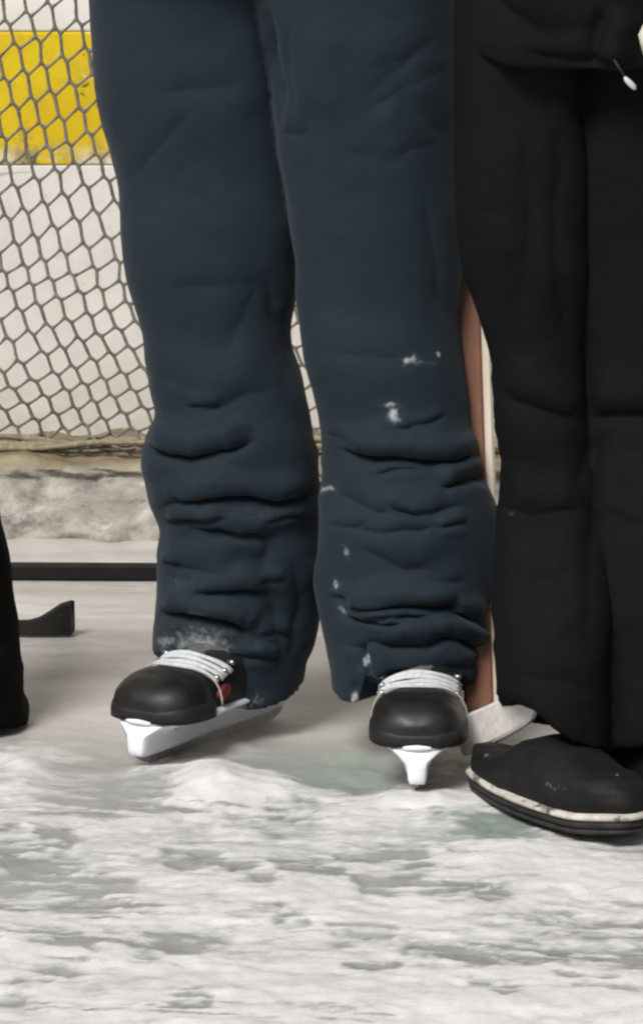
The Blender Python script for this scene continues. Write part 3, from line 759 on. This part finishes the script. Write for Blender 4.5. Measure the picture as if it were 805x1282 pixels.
Brows = [(-150, 712, 885, 5.46, 1.0), (0, 712, 880, 5.46, 1.0), (100, 712, 876, 5.46, 1.0), (300, 716, 872, 5.46, 1.0), (450, 718, 872, 5.46, 1.0), (510, 716, 876, 5.46, 1.0), (560, 722, 880, 5.45, 1.0), (640, 735, 884, 5.43, 1.1), (765, 742, 888, 5.40, 1.2), (915, 744, 892, 5.39, 1.3)]
Bhem = [(742, 944), (780, 940), (820, 936), (892, 930)]
me = remeshed('trousers', [leg_rings(Arows, Ahem, 840), leg_rings(Brows, Bhem, 840)], .0036)
cr = [([(612, 482), (650, 505), (700, 522), (735, 530)], 0.0050, 12), ([(732, 524), (770, 520), (830, 520)], 0.0055, 10), ([(770, 535), (735, 575), (705, 625)], 0.0039, 21), ([(622, 642), (670, 645), (735, 640)], 0.0044, 10),
      ([(690, 640), (705, 700), (700, 800)], 0.0022, 24), ([(640, 110), (690, 118), (720, 110)], 0.0028, 18), ([(760, 150), (768, 300), (764, 430)], 0.0028, 27), ([(640, 300), (650, 400), (640, 470)], 0.0022, 21),
      ([(640, 700), (680, 730), (720, 735)], 0.0022, 15), ([(760, 640), (790, 660), (820, 650)], 0.0028, 15), ([(640, 845), (690, 850), (750, 866)], 0.0022, 13)]
cr += [([(655, 130), (662, 260), (652, 420)], .0045, 20), ([(700, 130), (694, 300), (704, 460)], .004, 16), ([(668, 560), (676, 700), (668, 840)], .0045, 20), ([(790, 540), (782, 700), (790, 860)], .005, 22), ([(740, 600), (728, 720), (734, 840)], .004, 16)]
sculpt(me, cr, .003, (12, 12, 10), .001, [(640, 640, 8, 3, .3)], seed=5)
under(link('trousers', me, M['black_cloth']), stand)
# jacket, hem just inside the top of the picture
rows = []
n = 120; th = np.arange(n) * 2 * math.pi / n; rings = []
for k, z in enumerate(np.concatenate([[.824, .8235], np.linspace(.830, 1.0, 26), np.linspace(1.05, 1.30, 6), [1.38, 1.42, 1.45]])):
    a = np.interp(z, [.81, .84, 1.0, 1.3, 1.38, 1.42, 1.45], [.157, .163, .172, .19, .16, .11, .07]); b = np.interp(z, [.81, .84, 1.0, 1.3, 1.45], [.118, .124, .130, .125, .06])
    if k == 0: a -= .008; b -= .008
    c, s = np.cos(th), np.sin(th); e = .84
    X = .290 + .03 + a * np.sign(c) * np.abs(c) ** e; Yv = 5.445 + b * np.sign(s) * np.abs(s) ** e
    wave = .010 * np.sin(th * 5 + .7) * (1 - smooth(.80, .95, np.array(z))) + .004 * np.sin(th * 11)
    hemz = (.010 * np.sin(th * 2 + 2.2) - .008 * np.cos(th)) * (1 - smooth(.80, .95, np.array(z)))
    rings.append(np.stack([X + wave * c, Yv + wave * s, z + hemz], -1))
me = loft('jacket', rings)
bm = bmesh.new(); bm.from_mesh(me); bmesh.ops.subdivide_edges(bm, edges=list(bm.edges), cuts=1, use_grid_fill=True); bm.to_mesh(me); bm.free()
sculpt(me, [([(600, -20), (650, 20), (700, 60)], .005, 14), ([(760, 0), (745, 40), (738, 90)], .008, 10), ([(640, 62), (720, 72), (800, 80)], .003, 6)], .004, (14, 14, 14), .001, seed=9)
jk = under(link('jacket', me, M['jacket']), stand)
# drawcord toggle at the hem
tg = P(788, 104, 5.305)
me = loft('toggle', tube_data([tg + np.array(d) for d in ((-.006, 0, .007), (-.004, 0, .004), (0, 0, 0), (.004, 0, -.004), (.006, 0, -.007))], [.0012, .0030, .0036, .0034, .0016], 10))
under(link('toggle', me, M['toggle']), stand)
me = loft('drawcord', tube_data([tg + np.array(d) for d in ((-.020, .012, .030), (-.014, .003, .020), (-.006, 0, .008))], .0014, 6)); under(link('drawcord', me, M['rubber']), stand)
# cream glove just entering at the frame edge, on a sleeve that hangs beside the jacket
gl = P(823, 38, 5.29)
def hand(root, c):
    pts = [(0, 0, .10), (0, 0, .06), (-.001, 0, .03), (0, 0, 0), (.003, 0, -.03), (.006, 0, -.05)]; rd = [.034, .030, .030, .036, .034, .024]
    rings = tube_data([c + np.array(p) for p in pts], rd, 20, .62, (0, 1, 0)); me = loft('glove', rings)
    g = under(link('glove', me, M['glove']), root); g['label'] = 'cream leather glove'
    for k, (dx, ln) in enumerate(((-.020, .050), (-.006, .062), (.008, .060), (.020, .048))):
        b = c + np.array([dx + .004, -.004, -.042]); t = b + np.array([.004 + dx * .1, -.006, -ln * .55]); u = t + np.array([.002, .010, -ln * .4])
        fo = link('finger', loft('finger', tube_data([b, (b + t) / 2, t, u], [.0095, .0095, .009, .0065], 10, 1, (0, 1, 0))), M['glove'], g)
    b = c + np.array([-.028, -.004, .004]); 
    link('thumb', loft('thumb', tube_data([b + np.array([.012, 0, .012]), b, b + np.array([-.010, -.008, -.018]), b + np.array([-.008, -.012, -.036])], [.011, .0105, .010, .007], 10, 1, (0, 1, 0))), M['glove'], g)
    sl = loft('sleeve', tube_data([c + np.array(p) for p in ((.0, 0, .085), (0, 0, .088), (.0, .005, .20), (0, .05, .36), (-.01, .10, .52), (-.05, .13, .60))], [.040, .046, .052, .060, .068, .060], 24, .85, (0, 1, 0)))
    attr(sl, 'snow', np.zeros(len(sl.vertices))); under(link('sleeve', sl, M['jacket']), root)
hand(stand, gl + np.array([.024, -.02, .01]))
make_boot(stand, (.257, 5.312), math.radians(33), [(690, 985, 44, 9, .44), (725, 992, 12, 4, .52), (772, 969, 6, 3, .7), (640, 972, 26, 9, .42), (612, 945, 12, 8, .45)])
make_boot(stand, (.385, 5.375), math.radians(36))

# ------------------------------------------------------------------ person at the left frame edge
edge = tag(empty('person', (-.43, 5.72, 0)), 'person in charcoal flared trousers cut off by the left picture edge', 'person')
Erows = [(300, -190, -18, 5.72, .8), (500, -190, -12, 5.72, .8), (600, -188, -4, 5.72, .8), (640, -186, 1, 5.72, .8), (720, -184, 12, 5.72, .82), (790, -182, 20, 5.72, .84), (840, -180, 28, 5.72, .86), (890, -178, 35, 5.72, .9), (915, -178, 37, 5.72, .92)]
me = remeshed('trousers', [leg_rings(Erows, [(-178, 916), (-60, 920), (10, 917), (37, 908)], 850)], .0042)
sculpt(me, [([(-40, 660), (-10, 740), (4, 860)], .004, 12), ([(-80, 800), (-20, 812), (20, 800)], .004, 9)], .003, (12, 12, 10), .001, seed=12)
under(link('trousers', me, M['left_cloth']), edge)
make_boot(edge, (-.475, 5.70), math.radians(-12), length=.27)

# ------------------------------------------------------------------ hockey sticks
def shaft_mesh(name, a, b, wide, thick, side, mat, parent, bev=.003, seg=18):
    a, b = np.asarray(a, float), np.asarray(b, float); d = (b - a) / np.linalg.norm(b - a)
    s = np.asarray(side, float); s = s - d * np.dot(s, d); s /= np.linalg.norm(s); t = np.cross(d, s); rings = []
    oc = [(wide / 2, thick / 2 - bev), (wide / 2 - bev, thick / 2), (-wide / 2 + bev, thick / 2), (-wide / 2, thick / 2 - bev), (-wide / 2, -thick / 2 + bev), (-wide / 2 + bev, -thick / 2), (wide / 2 - bev, -thick / 2), (wide / 2, -thick / 2 + bev)]
    for k in np.linspace(0, 1, seg): rings.append(np.array([a + (b - a) * k + s * u + t * v for u, v in oc]))
    return link(name, loft(name, rings), mat, parent, False)

def blade_mesh(name, heel, along, up, length, height, thick, curve, mat, parent, toe_up=0.0):
    along, up = np.asarray(along, float), np.asarray(up, float); along /= np.linalg.norm(along); nrm_ = np.cross(along, up); nrm_ /= np.linalg.norm(nrm_); rings = []
    for t in np.linspace(0, 1, 16):
        hgt = height * (1 - .10 * t) * (1 if t < .86 else math.sqrt(max(.02, 1 - ((t - .86) / .145) ** 2)))
        c = np.asarray(heel) + along * length * t + nrm_ * curve * t * t + up * (height * .5 + toe_up * t ** 3)
        k = thick * (1 - .45 * t)
        rings.append(np.array([c + up * hgt * u + nrm_ * k * v for u, v in ((.5, .3), (.42, .5), (-.42, .5), (-.5, .3), (-.5, -.3), (-.42, -.5), (.42, -.5), (.5, -.3))]))
    return link(name, loft(name, rings), mat, parent, False)

# wooden stick held upright between the two people
ws = tag(empty('hockey_stick', (.17, 5.60, 0)), 'brown wooden hockey stick with white taped blade standing between navy and black trousers', 'hockey stick')
top, bot = P(566, -120, 5.72), P(600, 908, 5.565)
f1 = shaft_mesh('shaft', bot, top, .034, .016, (1, 0, 0), M['wood'], ws); under(f1, ws)
off = np.array([.0225, .001, 0])
f2 = shaft_mesh('shaft_edge', bot + off, top + off, .011, .0165, (1, 0, 0), M['wood_pale'], ws); under(f2, ws); f2['label'] = 'pale wood edge of the shaft'
heel = P(584, 946, 5.505); toe = P(664, 912, 5.335)
me = loft('hosel', tube_data([bot + np.array([0, 0, .02]), bot + np.array([0, 0, -.004]), bot + np.array([-.004, -.018, -.010]), heel + np.array([.002, .004, .022])], [.016, .016, .0165, .017], 10, .55, (0, 1, 0)))
under(link('hosel', me, M['wood_dark']), ws)
along = toe - heel; upv = np.array([-.10, .12, 1.0]); upv -= along * np.dot(upv, along) / np.dot(along, along); upv /= np.linalg.norm(upv)
bl = blade_mesh('blade', heel, along, upv, float(np.linalg.norm(along)) + .012, .043, .012, -.008, M['tape'], ws, .008); under(bl, ws); bl['label'] = 'blade wrapped in white tape'

# black stick lying on the ice behind the skater
ya, yb = ground_Y(733), ground_Y(728)
s1 = tag(empty('hockey_stick', (-.35, ya, 0)), 'black hockey stick shaft lying across the ice behind the navy trousers', 'hockey stick')
a = np.array([(-210 - 402.5) * ya / F, ya + .04, .0125]); b = np.array([(330 - 402.5) * yb / F, yb - .0, .0125])
under(shaft_mesh('shaft', a, b, .021, .022, (0, 0, 1), M['stick_black'], s1), s1)
under(shaft_mesh('butt_cap', b + np.array([-.002, 0, 0]), b + np.array([.012, 0, 0]), .025, .026, (0, 0, 1), M['rubber'], s1), s1)
bl = blade_mesh('blade', a + np.array([.006, 0, -.006]), (-.9, .35, 0), (0, -.15, 1), .28, .062, .010, .02, M['stick_black'], s1); under(bl, s1)

# black blade poking out beside the left-edge trouser leg
yc = ground_Y(800)
s2 = tag(empty('hockey_stick', (-.5, yc, 0)), 'black stick blade with upturned tip beside the left-edge trouser leg', 'hockey stick')
rings = []
xe = (89 - 402.5) * yc / F
for t in np.linspace(0, 1, 24):
    x = xe - .30 + .30 * t
    tipk = smooth(.80, 1.0, np.array(t))
    zl, zh = .004, .021 + .026 * float(tipk) ** 1.3
    yo = .004 * math.sin(t * 3)
    rings.append(np.array([(x, yc + yo, zl + .002), (x, yc + yo + .004, zl), (x + .004 * t, yc + .030 + yo, zl), (x + .004 * t, yc + .032 + yo, zl + .006), (x + .004 * t, yc + .018 + yo, zh - .002), (x, yc + .014 + yo, zh), (x, yc + .004 + yo, zh - .003)]))
me = loft('blade', rings); under(link('blade', me, M['stick_black'], None, False), s2)
h0 = np.array([xe - .29, yc + .012, .018])
under(shaft_mesh('shaft', h0, h0 + np.array([-.75, .35, .62]), .028, .018, (0, 1, 0), M['stick_black'], s2), s2)
